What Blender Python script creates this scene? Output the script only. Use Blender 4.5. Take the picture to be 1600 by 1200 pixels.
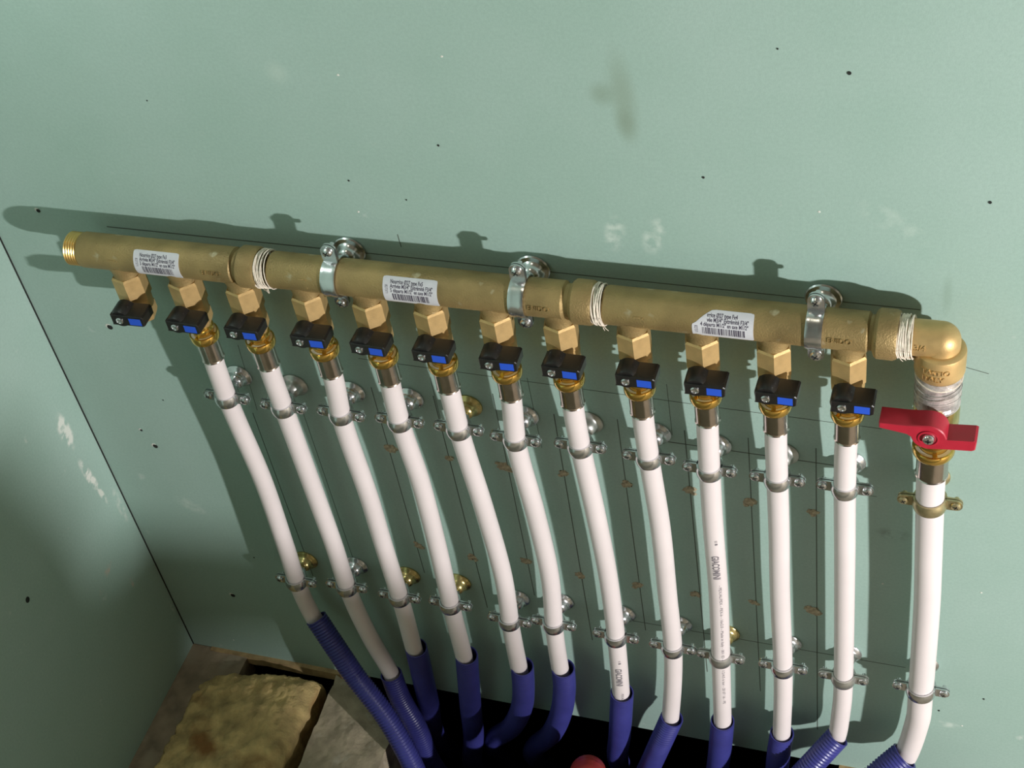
import bpy, bmesh, math, random
from mathutils import Vector, Matrix
random.seed(7)
for o in list(bpy.data.objects): bpy.data.objects.remove(o)
scn = bpy.context.scene
COL = scn.collection
R = math.radians

# ------------------------------------------------------------------ camera
F = 2450.0
CAM = Vector((0.79427, -0.78639, 1.31570))
RIGHT = Vector((0.94582707, 0.29431788, -0.13706984))
DOWN = Vector((0.11728531, -0.70340321, -0.70104784))
FWD = Vector((-0.30274628, 0.64699375, -0.69981696))
cd = bpy.data.cameras.new('camera'); cam = bpy.data.objects.new('camera', cd); COL.objects.link(cam)
cd.sensor_width = 36.0; cd.lens = F / 1600 * 36.0; cd.clip_start = 0.01; cd.clip_end = 50
mw = Matrix.Identity(4)
for i in range(3):
    mw[i][0] = RIGHT[i]; mw[i][1] = -DOWN[i]; mw[i][2] = -FWD[i]; mw[i][3] = CAM[i]
cam.matrix_world = mw
scn.camera = cam

# ------------------------------------------------------------------ world, light, exposure
w = bpy.data.worlds.new('world'); scn.world = w; w.use_nodes = True
w.node_tree.nodes['Background'].inputs[0].default_value = (0.55, 0.6, 0.58, 1)
w.node_tree.nodes['Background'].inputs[1].default_value = 0.02
scn.view_settings.view_transform = 'Standard'; scn.view_settings.look = 'None'
scn.view_settings.exposure = 0.0; scn.view_settings.gamma = 1.0
scn.view_settings.use_curve_mapping = False
KEY = Vector((2.00, -1.03, 0.63))
def light(name, typ, loc, energy, color, **kw):
    l = bpy.data.lights.new(name, typ); l.energy = energy; l.color = color
    for k, v in kw.items(): setattr(l, k, v)
    o = bpy.data.objects.new(name, l); COL.objects.link(o); o.location = loc
    return o
light('work_lamp', 'POINT', KEY, 150, (1.0, 0.985, 0.975), shadow_soft_size=0.022)
light('ceiling_lamp', 'AREA', (0.30, -0.42, 2.25), 1.4, (1.0, 0.92, 0.72), shape='DISK', size=0.22)
light('corner_fill', 'POINT', (0.03, -0.17, 1.02), 1.5, (0.95, 1.0, 0.98), shadow_soft_size=0.06)  # added fill that brightens the upper left wall; stands for no known lamp

def ray(px, py): return RIGHT * ((px - 800) / F) + DOWN * ((py - 600) / F) + FWD
def at(px, py, y):
    d = ray(px, py); return CAM + d * ((y - CAM.y) / d.y)
def at_x(px, py, x):
    d = ray(px, py); return CAM + d * ((x - CAM.x) / d.x)

# ------------------------------------------------------------------ materials
def mat(name, col, rough=0.5, metal=0.0, noise=0.0, nscale=60.0, bump=0.0, bscale=300.0, spots=None, spec=0.5, coat=0.0):
    m = bpy.data.materials.new(name); m.use_nodes = True
    nt = m.node_tree; N = nt.nodes; L = nt.links
    b = N['Principled BSDF']
    b.inputs['Base Color'].default_value = (*col, 1); b.inputs['Roughness'].default_value = rough
    b.inputs['Metallic'].default_value = metal; b.inputs['Specular IOR Level'].default_value = spec
    b.inputs['Coat Weight'].default_value = coat
    tc = N.new('ShaderNodeTexCoord')
    last = None
    if noise > 0:
        n = N.new('ShaderNodeTexNoise'); n.inputs['Scale'].default_value = nscale; n.inputs['Detail'].default_value = 5
        L.new(tc.outputs['Object'], n.inputs['Vector'])
        mr = N.new('ShaderNodeMapRange'); mr.inputs[1].default_value = 0.3; mr.inputs[2].default_value = 0.7
        mr.inputs[3].default_value = 1 - noise; mr.inputs[4].default_value = 1 + noise
        L.new(n.outputs['Fac'], mr.inputs[0])
        mx = N.new('ShaderNodeMix'); mx.data_type = 'RGBA'; mx.blend_type = 'MULTIPLY'; mx.inputs[0].default_value = 1
        mx.inputs[6].default_value = (*col, 1); L.new(mr.outputs[0], mx.inputs[7])
        last = mx.outputs[2]
        rr = N.new('ShaderNodeMapRange'); rr.inputs[3].default_value = rough * 0.85; rr.inputs[4].default_value = min(1, rough * 1.2)
        L.new(n.outputs['Fac'], rr.inputs[0]); L.new(rr.outputs[0], b.inputs['Roughness'])
    if spots:
        sc, lo, hi, sc_col = spots
        n2 = N.new('ShaderNodeTexNoise'); n2.inputs['Scale'].default_value = sc; n2.inputs['Detail'].default_value = 3
        L.new(tc.outputs['Object'], n2.inputs['Vector'])
        m2 = N.new('ShaderNodeMapRange'); m2.inputs[1].default_value = lo; m2.inputs[2].default_value = hi
        L.new(n2.outputs['Fac'], m2.inputs[0])
        mx2 = N.new('ShaderNodeMix'); mx2.data_type = 'RGBA'
        L.new(m2.outputs[0], mx2.inputs[0])
        if last is not None: L.new(last, mx2.inputs[6])
        else: mx2.inputs[6].default_value = (*col, 1)
        mx2.inputs[7].default_value = (*sc_col, 1); last = mx2.outputs[2]
    if last is not None: L.new(last, b.inputs['Base Color'])
    if bump > 0:
        n3 = N.new('ShaderNodeTexNoise'); n3.inputs['Scale'].default_value = bscale; n3.inputs['Detail'].default_value = 4
        L.new(tc.outputs['Object'], n3.inputs['Vector'])
        bp = N.new('ShaderNodeBump'); bp.inputs['Strength'].default_value = bump; bp.inputs['Distance'].default_value = 0.001
        L.new(n3.outputs['Fac'], bp.inputs['Height']); L.new(bp.outputs[0], b.inputs['Normal'])
    return m

def wall_mat(name, col, marks):
    """green plasterboard paper; marks = list of (centre xyz, radii xyz, rotation euler, colour, strength, noisy)"""
    m = mat(name, col, rough=0.62, noise=0.0, bump=0.10, bscale=900, spec=0.3)
    nt = m.node_tree; N = nt.nodes; L = nt.links; b = N['Principled BSDF']
    tc = N.new('ShaderNodeTexCoord')
    n = N.new('ShaderNodeTexNoise'); n.inputs['Scale'].default_value = 7; n.inputs['Detail'].default_value = 8; n.inputs['Roughness'].default_value = 0.6
    L.new(tc.outputs['Object'], n.inputs['Vector'])
    mr = N.new('ShaderNodeMapRange'); mr.inputs[1].default_value = 0.3; mr.inputs[2].default_value = 0.7
    L.new(n.outputs['Fac'], mr.inputs[0])
    mx = N.new('ShaderNodeMix'); mx.data_type = 'RGBA'
    mx.inputs[6].default_value = (col[0] * 0.93, col[1] * 0.955, col[2] * 0.94, 1)
    mx.inputs[7].default_value = (col[0] * 1.06, col[1] * 1.03, col[2] * 1.05, 1)
    L.new(mr.outputs[0], mx.inputs[0]); last = mx.outputs[2]
    fine = N.new('ShaderNodeTexNoise'); fine.inputs['Scale'].default_value = 420; fine.inputs['Detail'].default_value = 3
    L.new(tc.outputs['Object'], fine.inputs['Vector'])
    fr = N.new('ShaderNodeMapRange'); fr.inputs[1].default_value = 0.25; fr.inputs[2].default_value = 0.75; fr.inputs[3].default_value = 0.95; fr.inputs[4].default_value = 1.05
    L.new(fine.outputs['Fac'], fr.inputs[0])
    mf = N.new('ShaderNodeMix'); mf.data_type = 'RGBA'; mf.blend_type = 'MULTIPLY'; mf.inputs[0].default_value = 1
    L.new(last, mf.inputs[6]); L.new(fr.outputs[0], mf.inputs[7]); last = mf.outputs[2]
    # rare pale dust flecks
    fl = N.new('ShaderNodeTexNoise'); fl.inputs['Scale'].default_value = 46; fl.inputs['Detail'].default_value = 6
    L.new(tc.outputs['Object'], fl.inputs['Vector'])
    fm = N.new('ShaderNodeMapRange'); fm.inputs[1].default_value = 0.70; fm.inputs[2].default_value = 0.78; fm.inputs[4].default_value = 0.45
    L.new(fl.outputs['Fac'], fm.inputs[0])
    m3 = N.new('ShaderNodeMix'); m3.data_type = 'RGBA'; m3.inputs[7].default_value = (0.62, 0.66, 0.62, 1)
    L.new(fm.outputs[0], m3.inputs[0]); L.new(last, m3.inputs[6]); last = m3.outputs[2]
    gr = N.new('ShaderNodeTexNoise'); gr.inputs['Scale'].default_value = 95; gr.inputs['Detail'].default_value = 6
    L.new(tc.outputs['Object'], gr.inputs['Vector'])
    gm = N.new('ShaderNodeMapRange'); gm.inputs[1].default_value = 0.45; gm.inputs[2].default_value = 0.62
    L.new(gr.outputs['Fac'], gm.inputs[0])
    for c, rad, rot, colr, stg, noisy in marks:
        mp = N.new('ShaderNodeMapping'); mp.vector_type = 'TEXTURE'
        mp.inputs['Location'].default_value = c; mp.inputs['Rotation'].default_value = rot; mp.inputs['Scale'].default_value = rad
        L.new(tc.outputs['Object'], mp.inputs['Vector'])
        ln = N.new('ShaderNodeVectorMath'); ln.operation = 'LENGTH'; L.new(mp.outputs[0], ln.inputs[0])
        sm = N.new('ShaderNodeMapRange'); sm.interpolation_type = 'SMOOTHSTEP'
        sm.inputs[1].default_value = 1.0; sm.inputs[2].default_value = 0.35 if noisy else 0.1; sm.inputs[3].default_value = 0; sm.inputs[4].default_value = stg
        L.new(ln.outputs['Value'], sm.inputs[0])
        fac = sm.outputs[0]
        if noisy:
            mu = N.new('ShaderNodeMath'); mu.operation = 'MULTIPLY'; L.new(fac, mu.inputs[0]); L.new(gm.outputs[0], mu.inputs[1]); fac = mu.outputs[0]
        mm = N.new('ShaderNodeMix'); mm.data_type = 'RGBA'; mm.inputs[7].default_value = (*colr, 1)
        L.new(fac, mm.inputs[0]); L.new(last, mm.inputs[6]); last = mm.outputs[2]
    L.new(last, b.inputs['Base Color'])
    return m

M = {}
M['brass'] = mat('cast_brass', (0.35, 0.25, 0.108), 0.52, 0.55, 0.22, 38, 0.45, 800, spots=(70, 0.66, 0.74, (0.50, 0.42, 0.27)))
M['valve_brass'] = mat('valve_brass', (0.60, 0.41, 0.18), 0.47, 0.6, 0.12, 90, 0.12, 1100)
M['bright_brass'] = mat('thread_brass', (0.78, 0.53, 0.19), 0.28, 0.85)
M['gold'] = mat('polished_brass', (0.80, 0.53, 0.14), 0.16, 0.95)
M['steel'] = mat('stainless_sleeve', (0.60, 0.53, 0.49), 0.17, 1.0, 0.06, 200)
M['zinc'] = mat('zinc_plate', (0.66, 0.67, 0.68), 0.22, 0.95, 0.1, 160)
M['zinc_dull'] = mat('dull_zinc', (0.50, 0.50, 0.47), 0.36, 0.85, 0.15, 140)
M['yellow_zinc'] = mat('yellow_zinc_plate', (0.58, 0.47, 0.20), 0.25, 0.9, 0.15, 150)
M['bronze_zinc'] = mat('bronze_zinc_plate', (0.50, 0.43, 0.25), 0.33, 0.85, 0.15, 150)
M['black'] = mat('black_plastic', (0.012, 0.011, 0.011), 0.34, 0, 0.2, 300, 0.05, 800, spots=(260, 0.70, 0.76, (0.12, 0.12, 0.11)))
M['blue_tag'] = mat('blue_print', (0.02, 0.09, 0.60), 0.45)
M['white_ring'] = mat('white_plastic_ring', (0.80, 0.77, 0.72), 0.4)
M['pipe'] = mat('white_pipe', (0.74, 0.665, 0.665), 0.42, 0, 0.025, 30, 0.02, 400)
M['ink'] = mat('grey_ink', (0.20, 0.18, 0.20), 0.6)
M['label'] = mat('label_paper', (0.60, 0.60, 0.64), 0.45, 0, 0.05, 120)
M['label_ink'] = mat('label_ink', (0.06, 0.05, 0.08), 0.5)
M['conduit'] = mat('blue_conduit', (0.038, 0.040, 0.205), 0.36, 0, 0.12, 60)
M['red_conduit'] = mat('red_conduit', (0.33, 0.03, 0.025), 0.4, 0, 0.1, 60)
M['red'] = mat('red_paint', (0.42, 0.014, 0.035), 0.42, 0, 0.08, 120, 0.04, 900)
M['hemp'] = mat('white_thread', (0.72, 0.64, 0.54), 0.8, 0, 0.25, 260)
M['tape'] = mat('sealing_tape', (0.46, 0.42, 0.40), 0.28, 0.35, 0.35, 170, 0.6, 330)
M['pencil'] = mat('pencil', (0.085, 0.105, 0.085), 0.7)
M['dark'] = mat('dark_gap', (0.012, 0.014, 0.012), 0.9)
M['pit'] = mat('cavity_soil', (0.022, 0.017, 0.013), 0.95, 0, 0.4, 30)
M['plug'] = mat('torn_board', (0.40, 0.34, 0.23), 0.9, 0, 0.35, 400, 0.7, 700)
M['plaster'] = mat('plaster_chip', (0.62, 0.62, 0.57), 0.9, 0, 0.15, 500)
M['wood'] = mat('lath_wood', (0.36, 0.25, 0.12), 0.75, 0, 0.3, 90, 0.5, 240)
M['floor'] = mat('dusty_floor', (0.25, 0.195, 0.135), 0.9, 0, 0.35, 40, 0.6, 160, spots=(28, 0.55, 0.7, (0.30, 0.25, 0.18)))
M['wool'] = mat('mineral_wool', (0.54, 0.40, 0.175), 0.95, 0, 0.42, 45, 1.0, 420, spots=(17, 0.56, 0.72, (0.28, 0.14, 0.045)))
M['wool_pale'] = mat('pale_wool', (0.55, 0.46, 0.33), 0.95, 0, 0.3, 60, 1.0, 260)
M['concrete'] = mat('rough_concrete', (0.36, 0.30, 0.21), 0.95, 0, 0.25, 55, 0.9, 190, spots=(60, 0.60, 0.72, (0.47, 0.41, 0.32)))
M['room'] = mat('far_board', (0.075, 0.064, 0.042), 0.8, 0, 0.05, 5)
M['room_dim'] = mat('ceiling_board', (0.085, 0.07, 0.045), 0.85, 0, 0.05, 5)

# ------------------------------------------------------------------ mesh helpers
def axes(ax):
    a = Vector(ax).normalized()
    t = Vector((0, 0, 1)) if abs(a.z) < 0.9 else Vector((1, 0, 0))
    u = t.cross(a).normalized(); v = a.cross(u)
    return a, u, v

class MB:
    def __init__(s): s.v = []; s.f = []
    def add(s, vs, fs):
        b = len(s.v); s.v += [tuple(p) for p in vs]; s.f += [tuple(i + b for i in f) for f in fs]; return s
    def lathe(s, prof, o=(0, 0, 0), ax=(0, 0, 1), seg=28, cap=True, phase=0.0, arc=None):
        """prof: [(radius, height along ax)]"""
        a, u, v = axes(ax); o = Vector(o); vs = []; fs = []; n = seg
        for r, h in prof:
            for k in range(n):
                t = 2 * math.pi * k / n + phase
                vs.append(o + a * h + (u * math.cos(t) + v * math.sin(t)) * r)
        for j in range(len(prof) - 1):
            for k in range(n):
                k2 = (k + 1) % n
                fs.append((j * n + k, j * n + k2, (j + 1) * n + k2, (j + 1) * n + k))
        if cap:
            fs.append(tuple(range(n - 1, -1, -1))); fs.append(tuple((len(prof) - 1) * n + k for k in range(n)))
        return s.add(vs, fs)
    def box(s, lo, hi):
        x0, y0, z0 = lo; x1, y1, z1 = hi
        vs = [(x0, y0, z0), (x1, y0, z0), (x1, y1, z0), (x0, y1, z0), (x0, y0, z1), (x1, y0, z1), (x1, y1, z1), (x0, y1, z1)]
        return s.add(vs, [(0, 3, 2, 1), (4, 5, 6, 7), (0, 1, 5, 4), (1, 2, 6, 5), (2, 3, 7, 6), (3, 0, 4, 7)])
    def prism(s, poly, y0, y1, plane='xz', shrink=0.0):
        """polygon (a,b) extruded along the third axis; shrink bevels the y0 face"""
        n = len(poly); cx = sum(p[0] for p in poly) / n; cy = sum(p[1] for p in poly) / n
        def P(p, t):
            return (p[0], t, p[1]) if plane == 'xz' else ((p[0], p[1], t) if plane == 'xy' else (t, p[0], p[1]))
        rings = []
        if shrink:
            q = []
            for p in poly:
                dx, dy = p[0] - cx, p[1] - cy; l = math.hypot(dx, dy) or 1
                q.append((p[0] - dx / l * shrink, p[1] - dy / l * shrink))
            sg = 1 if y1 > y0 else -1
            rings = [(q, y0), (poly, y0 + sg * shrink), (poly, y1)]
        else: rings = [(poly, y0), (poly, y1)]
        vs = []; fs = []
        for pl, t in rings: vs += [P(p, t) for p in pl]
        for j in range(len(rings) - 1):
            for k in range(n):
                k2 = (k + 1) % n; fs.append((j * n + k, j * n + k2, (j + 1) * n + k2, (j + 1) * n + k))
        fs.append(tuple(range(n - 1, -1, -1))); fs.append(tuple((len(rings) - 1) * n + k for k in range(n)))
        return s.add(vs, fs)
    def tube(s, path, rad, seg=20, cap=True):
        """rad: number or list per point; parallel transport frame"""
        pts = [Vector(p) for p in path]; n = len(pts)
        T = []
        for i in range(n):
            T.append((pts[min(i + 1, n - 1)] - pts[max(i - 1, 0)]).normalized())
        u = Vector((0, -1, 0)); u = (u - T[0] * u.dot(T[0]))
        if u.length < 1e-3: u = Vector((0, 0, 1)) - T[0] * T[0].z
        u.normalize(); vs = []; fs = []
        for i in range(n):
            u = (u - T[i] * u.dot(T[i])).normalized(); v = T[i].cross(u)
            r = rad[i] if hasattr(rad, '__len__') else rad
            for k in range(seg):
                t = 2 * math.pi * k / seg
                vs.append(pts[i] + (u * math.cos(t) + v * math.sin(t)) * r)
        for j in range(n - 1):
            for k in range(seg):
                k2 = (k + 1) % seg; fs.append((j * seg + k, j * seg + k2, (j + 1) * seg + k2, (j + 1) * seg + k))
        if cap:
            fs.append(tuple(range(seg - 1, -1, -1))); fs.append(tuple((n - 1) * seg + k for k in range(seg)))
        return s.add(vs, fs)
    def blob(s, c, rad, amp=0.2, seed=0, nu=10, nv=6):
        rnd = random.Random(seed); c = Vector(c); vs = [c + Vector((0, 0, rad[2]))]; fs = []
        for j in range(1, nv):
            ph = math.pi * j / nv
            for k in range(nu):
                t = 2 * math.pi * k / nu; q = 1 + rnd.uniform(-amp, amp)
                vs.append(c + Vector((rad[0] * math.sin(ph) * math.cos(t) * q, rad[1] * math.sin(ph) * math.sin(t) * q, rad[2] * math.cos(ph) * q)))
        vs.append(c - Vector((0, 0, rad[2])))
        for k in range(nu):
            fs.append((0, 1 + k, 1 + (k + 1) % nu))
            fs.append((len(vs) - 1, 1 + (nv - 2) * nu + (k + 1) % nu, 1 + (nv - 2) * nu + k))
        for j in range(nv - 2):
            for k in range(nu):
                a = 1 + j * nu + k; b = 1 + j * nu + (k + 1) % nu
                fs.append((a, a + nu, b + nu, b))
        return s.add(vs, fs)
    def mesh(s, name, m, sharp=32, smooth=True):
        me = bpy.data.meshes.new(name); me.from_pydata(s.v, [], s.f); me.update()
        bm = bmesh.new(); bm.from_mesh(me); bmesh.ops.recalc_face_normals(bm, faces=bm.faces)
        if smooth:
            lim = R(sharp)
            for f in bm.faces: f.smooth = True
            for e in bm.edges:
                if len(e.link_faces) == 2 and e.calc_face_angle(0) > lim: e.smooth = False
        bm.to_mesh(me); bm.free(); me.materials.append(M[m]); return me
    def build(s, name, m, parent=None, loc=None, sharp=32, smooth=True):
        return obj(name, s.mesh(name, m, sharp, smooth), parent, loc)

def obj(name, me, parent=None, loc=None):
    o = bpy.data.objects.new(name, me); COL.objects.link(o)
    if parent: o.parent = parent
    if loc is not None: o.location = loc
    return o
def tag(o, label, cat, group=None):
    o['label'] = label; o['category'] = cat
    if group: o['group'] = group
    return o
def thing(name, loc, label, cat, group=None):
    o = bpy.data.objects.new(name, None); COL.objects.link(o); o.location = loc; o.empty_display_size = 0.01
    return tag(o, label, cat, group)
def struct(o): o['kind'] = 'structure'; return o
def copy_tree(o, parent=None):
    c = o.copy(); COL.objects.link(c); c.parent = parent
    for ch in o.children: copy_tree(ch, c)
    return c
def spline(pts, step=0.004):
    """catmull-rom through points"""
    P = [Vector(p) for p in pts]; P = [P[0] * 2 - P[1]] + P + [P[-1] * 2 - P[-2]]; out = []
    for i in range(1, len(P) - 2):
        p0, p1, p2, p3 = P[i - 1:i + 3]
        l = (p2 - p1).length; n = max(2, int(l / step))
        # centripetal-like tangents scaled by segment length
        m1 = (p2 - p0) * (l / max(1e-6, (p1 - p0).length + l)); m2 = (p3 - p1) * (l / max(1e-6, (p3 - p2).length + l))
        for k in range(n):
            t = k / n; t2 = t * t; t3 = t2 * t
            out.append(p1 * (2 * t3 - 3 * t2 + 1) + m1 * (t3 - 2 * t2 + t) + p2 * (-2 * t3 + 3 * t2) + m2 * (t3 - t2))
    out.append(P[-2]); return out
def resample(path, step):
    out = [path[0]]; acc = 0
    for a, b in zip(path, path[1:]):
        l = (b - a).length; t = step - acc
        while t <= l:
            out.append(a.lerp(b, t / l)); t += step
        acc = (acc + l) % step if l >= step - acc else acc + l
    return out
def text_data(s, size, extrude=0.0, narrow=1.0, bold=0.0):
    cu = bpy.data.curves.new('lettering', 'FONT'); cu.body = s; cu.size = size; cu.extrude = extrude; cu.offset = bold
    cu.resolution_u = 3
    o = bpy.data.objects.new('lettering', cu); COL.objects.link(o)
    me = bpy.data.meshes.new_from_object(o.evaluated_get(bpy.context.evaluated_depsgraph_get()))
    bm = bmesh.new(); bm.from_mesh(me); bmesh.ops.triangulate(bm, faces=bm.faces)
    lim = size * 0.28
    for _ in range(3):
        es = [e for e in bm.edges if abs(e.verts[0].co.y - e.verts[1].co.y) > lim]
        if not es: break
        bmesh.ops.subdivide_edges(bm, edges=es, cuts=1)
    bmesh.ops.triangulate(bm, faces=bm.faces); bm.to_mesh(me); bm.free()
    vs = [Vector((v.co.x * narrow, v.co.y, v.co.z)) for v in me.vertices]; fs = [tuple(p.vertices) for p in me.polygons]
    bpy.data.objects.remove(o); bpy.data.curves.remove(cu); bpy.data.meshes.remove(me)
    return vs, fs
ORD = ['first', 'second', 'third', 'fourth', 'fifth', 'sixth', 'seventh', 'eighth', 'ninth', 'tenth', 'eleventh', 'twelfth']

# ------------------------------------------------------------------ the room shell
DM = 0.029        # manifold axis stands this far off the wall
DP = 0.025        # pipe axes in their clamps
ZA = 0.5885       # manifold axis height
GREEN = (0.322, 0.452, 0.400)
def wp(px, py): p = at(px, py, 0); return (p.x, 0, p.z)
def lp(px, py): p = at_x(px, py, 0); return (0, p.y, p.z)
marks_back = [
    (wp(973, 150), (0.0125, 0.02, 0.046), (0, R(-4), 0), (0.22, 0.285, 0.215), 0.50, False),
    (wp(978, 195), (0.010, 0.02, 0.018), (0, R(-4), 0), (0.19, 0.25, 0.18), 0.45, False),
    (wp(940, 147), (0.012, 0.02, 0.013), (0, 0, 0), (0.19, 0.25, 0.18), 0.45, False),
    (wp(432, 113), (0.012, 0.02, 0.012), (0, 0, 0), (0.50, 0.60, 0.53), 0.30, False),
    (wp(960, 365), (0.010, 0.02, 0.020), (0, R(10), 0), (0.60, 0.68, 0.62), 0.6, True),
    (wp(1022, 368), (0.010, 0.02, 0.022), (0, R(14), 0), (0.60, 0.68, 0.62), 0.6, True),
    (wp(1400, 350), (0.035, 0.02, 0.012), (0, R(30), 0), (0.52, 0.62, 0.56), 0.3, True),
    (wp(1480, 460), (0.005, 0.02, 0.024), (0, 0, 0), (0.20, 0.29, 0.23), 0.35, False),
    (wp(1470, 1130), (0.02, 0.02, 0.006), (0, 0, 0), (0.60, 0.68, 0.62), 0.6, True),
    (wp(1430, 1050), (0.02, 0.02, 0.004), (0, R(6), 0), (0.60, 0.68, 0.62), 0.5, True),
    (wp(300, 790), (0.022, 0.02, 0.012), (0, R(30), 0), (0.52, 0.60, 0.54), 0.5, True),
    (wp(1395, 835), (0.016, 0.02, 0.010), (0, 0, 0), (0.14, 0.17, 0.14), 0.5, True),
]
marks_left = [
    (lp(102, 675), (0.02, 0.010, 0.026), (0, 0, 0), (0.66, 0.69, 0.64), 1.6, True),
    (lp(140, 745), (0.02, 0.006, 0.032), (R(8), 0, 0), (0.70, 0.72, 0.67), 2.0, True),
    (lp(158, 770), (0.02, 0.004, 0.020), (R(5), 0, 0), (0.64, 0.68, 0.62), 1.6, True),
    (lp(43, 686), (0.02, 0.006, 0.006), (0, 0, 0), (0.52, 0.58, 0.52), 1.0, True),
    (lp(165, 902), (0.02, 0.022, 0.006), (R(25), 0, 0), (0.48, 0.42, 0.34), 1.2, True),
    (lp(206, 910), (0.02, 0.003, 0.008), (0, 0, 0), (0.50, 0.44, 0.38), 1.0, True),
    (lp(188, 790), (0.02, 0.006, 0.030), (0, 0, 0), (0.55, 0.60, 0.55), 0.8, True),
    (lp(267, 945), (0.02, 0.003, 0.016), (0, 0, 0), (0.52, 0.58, 0.52), 0.9, True),
]
M['wall_back'] = wall_mat('green_board_back', GREEN, marks_back)
M['wall_left'] = wall_mat('green_board_left', GREEN, marks_left)
XR, YF, ZC = 3.0, -2.3, 2.45
wall_back = struct(MB().box((0, 0, 0), (XR, 0.0125, ZC)).build('wall_back', 'wall_back', smooth=False))
wall_left = struct(MB().box((-0.0125, YF, -0.004), (0, 0.0125, ZC)).build('wall_left', 'wall_left', smooth=False))
MB().box((-0.0002, -0.0009, 0), (0.0010, 0.0, ZC)).build('corner_gap', 'dark', wall_left, smooth=False)
struct(MB().box((XR, YF, -0.02), (XR + 0.02, 0.0125, ZC)).build('wall_right', 'room', smooth=False))
struct(MB().box((0, YF - 0.02, -0.02), (XR, YF, ZC)).build('wall_front', 'room', smooth=False))
struct(MB().box((0, YF, ZC), (XR, 0.0125, ZC + 0.02)).build('ceiling', 'room_dim', smooth=False))
# floor with an opening along the wall; the opening runs on beneath the board
HX0, HX1, HY = 0.066, 0.735, -0.125
fl = MB()
fl.box((0, YF, -0.03), (HX0, 0.0, -0.0005)); fl.box((HX0, YF, -0.03), (HX1, HY, -0.0005)); fl.box((HX1, YF, -0.03), (XR, 0.0, -0.0005))
struct(fl.build('floor', 'floor', smooth=False))
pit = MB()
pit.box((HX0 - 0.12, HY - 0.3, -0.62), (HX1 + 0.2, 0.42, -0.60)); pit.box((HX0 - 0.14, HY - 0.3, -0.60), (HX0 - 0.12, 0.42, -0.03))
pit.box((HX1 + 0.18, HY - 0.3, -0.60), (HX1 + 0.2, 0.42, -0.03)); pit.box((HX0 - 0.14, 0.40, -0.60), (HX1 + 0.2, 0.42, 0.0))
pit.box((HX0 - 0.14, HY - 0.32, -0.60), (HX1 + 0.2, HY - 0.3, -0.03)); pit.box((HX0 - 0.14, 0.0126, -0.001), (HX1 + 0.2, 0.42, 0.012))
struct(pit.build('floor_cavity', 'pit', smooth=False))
# timber strips at the foot of the board
def strip(x0, x1, z0, z1, y0, name):
    mb = MB(); n = 14; rnd = random.Random(int(x0 * 1000)); vs = []; fs = []
    for i in range(n + 1):
        x = x0 + (x1 - x0) * i / n; j = lambda a=0.0007: rnd.uniform(-a, a)
        vs += [(x, y0 + j(), z0 + j()), (x, 0.0, z0 + j()), (x, 0.0, z1), (x, y0 + 0.001 + j(), z1 + j())]
    for i in range(n):
        for k in range(4): fs.append((i * 4 + k, i * 4 + (k + 1) % 4, i * 4 + 4 + (k + 1) % 4, i * 4 + 4 + k))
    fs += [(0, 1, 2, 3), (n * 4 + 3, n * 4 + 2, n * 4 + 1, n * 4)]
    return struct(mb.add(vs, fs).build(name, 'wood', smooth=False))
strip(0.0225, 0.205, -0.009, 0.0008, -0.006, 'trim_1')
strip(0.682, 0.80, -0.008, 0.0012, -0.008, 'trim_2')

# pencil lines on the board
def pencil(a, b, wd=0.0006):
    a = Vector(a); b = Vector(b); d = (b - a).normalized(); s = Vector((d.z, 0, -d.x)) * wd / 2; y = -0.00012
    q = [a + s, b + s, b - s, a - s]
    MB().add([(p.x, y, p.z) for p in q] + [(p.x, 0.0, p.z) for p in q], [(0, 1, 2, 3), (0, 4, 5, 1), (1, 5, 6, 2), (2, 6, 7, 3), (3, 7, 4, 0)]).build('pencil_line', 'pencil', wall_back, smooth=False)
VL = [((394, 645), (490, 900), .0007), ((470, 640), (556, 880), .0005), ((579, 605), (664, 895), .0007), ((673, 618), (765, 950), .0008), ((770, 615), (835, 930), .0007),
      ((866, 647), (925, 1000), .0008), ((963, 655), (1010, 985), .0007), ((1066, 672), (1108, 1050), .0008), ((1168, 684), (1189, 1080), .0007), ((1273, 700), (1279, 1140), .0008),
      ((672, 590), (690, 660), .0004), ((380, 540), (394, 640), .0004), ((705, 560), (735, 660), .0004), ((820, 590), (850, 700), .0004), ((1040, 600), (1052, 680), .0004),
      ((620, 366), (628, 386), .0006)]
for a, b, wd in VL:
    p, q = at(*a, 0), at(*b, 0); xm = (p.x + q.x) / 2
    pencil((xm + (p.x - xm) * 0.3, 0, p.z), (xm + (q.x - xm) * 0.3, 0, q.z), wd)
HL = [((167, 354), (560, 394), .0009), ((560, 394), (1438, 484), .0007), ((560, 560), (1080, 631), .0005), ((1100, 634), (1378, 670), .0005),
      ((1000, 684), (1345, 733), .0008), ((960, 965), (1415, 1043), .0006), ((1330, 770), (1370, 776), .0004), ((1510, 574), (1545, 584), .0005), ((600, 700), (640, 706), .0004)]
for a, b, wd in HL: pencil(at(*a, 0), at(*b, 0), wd)
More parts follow.
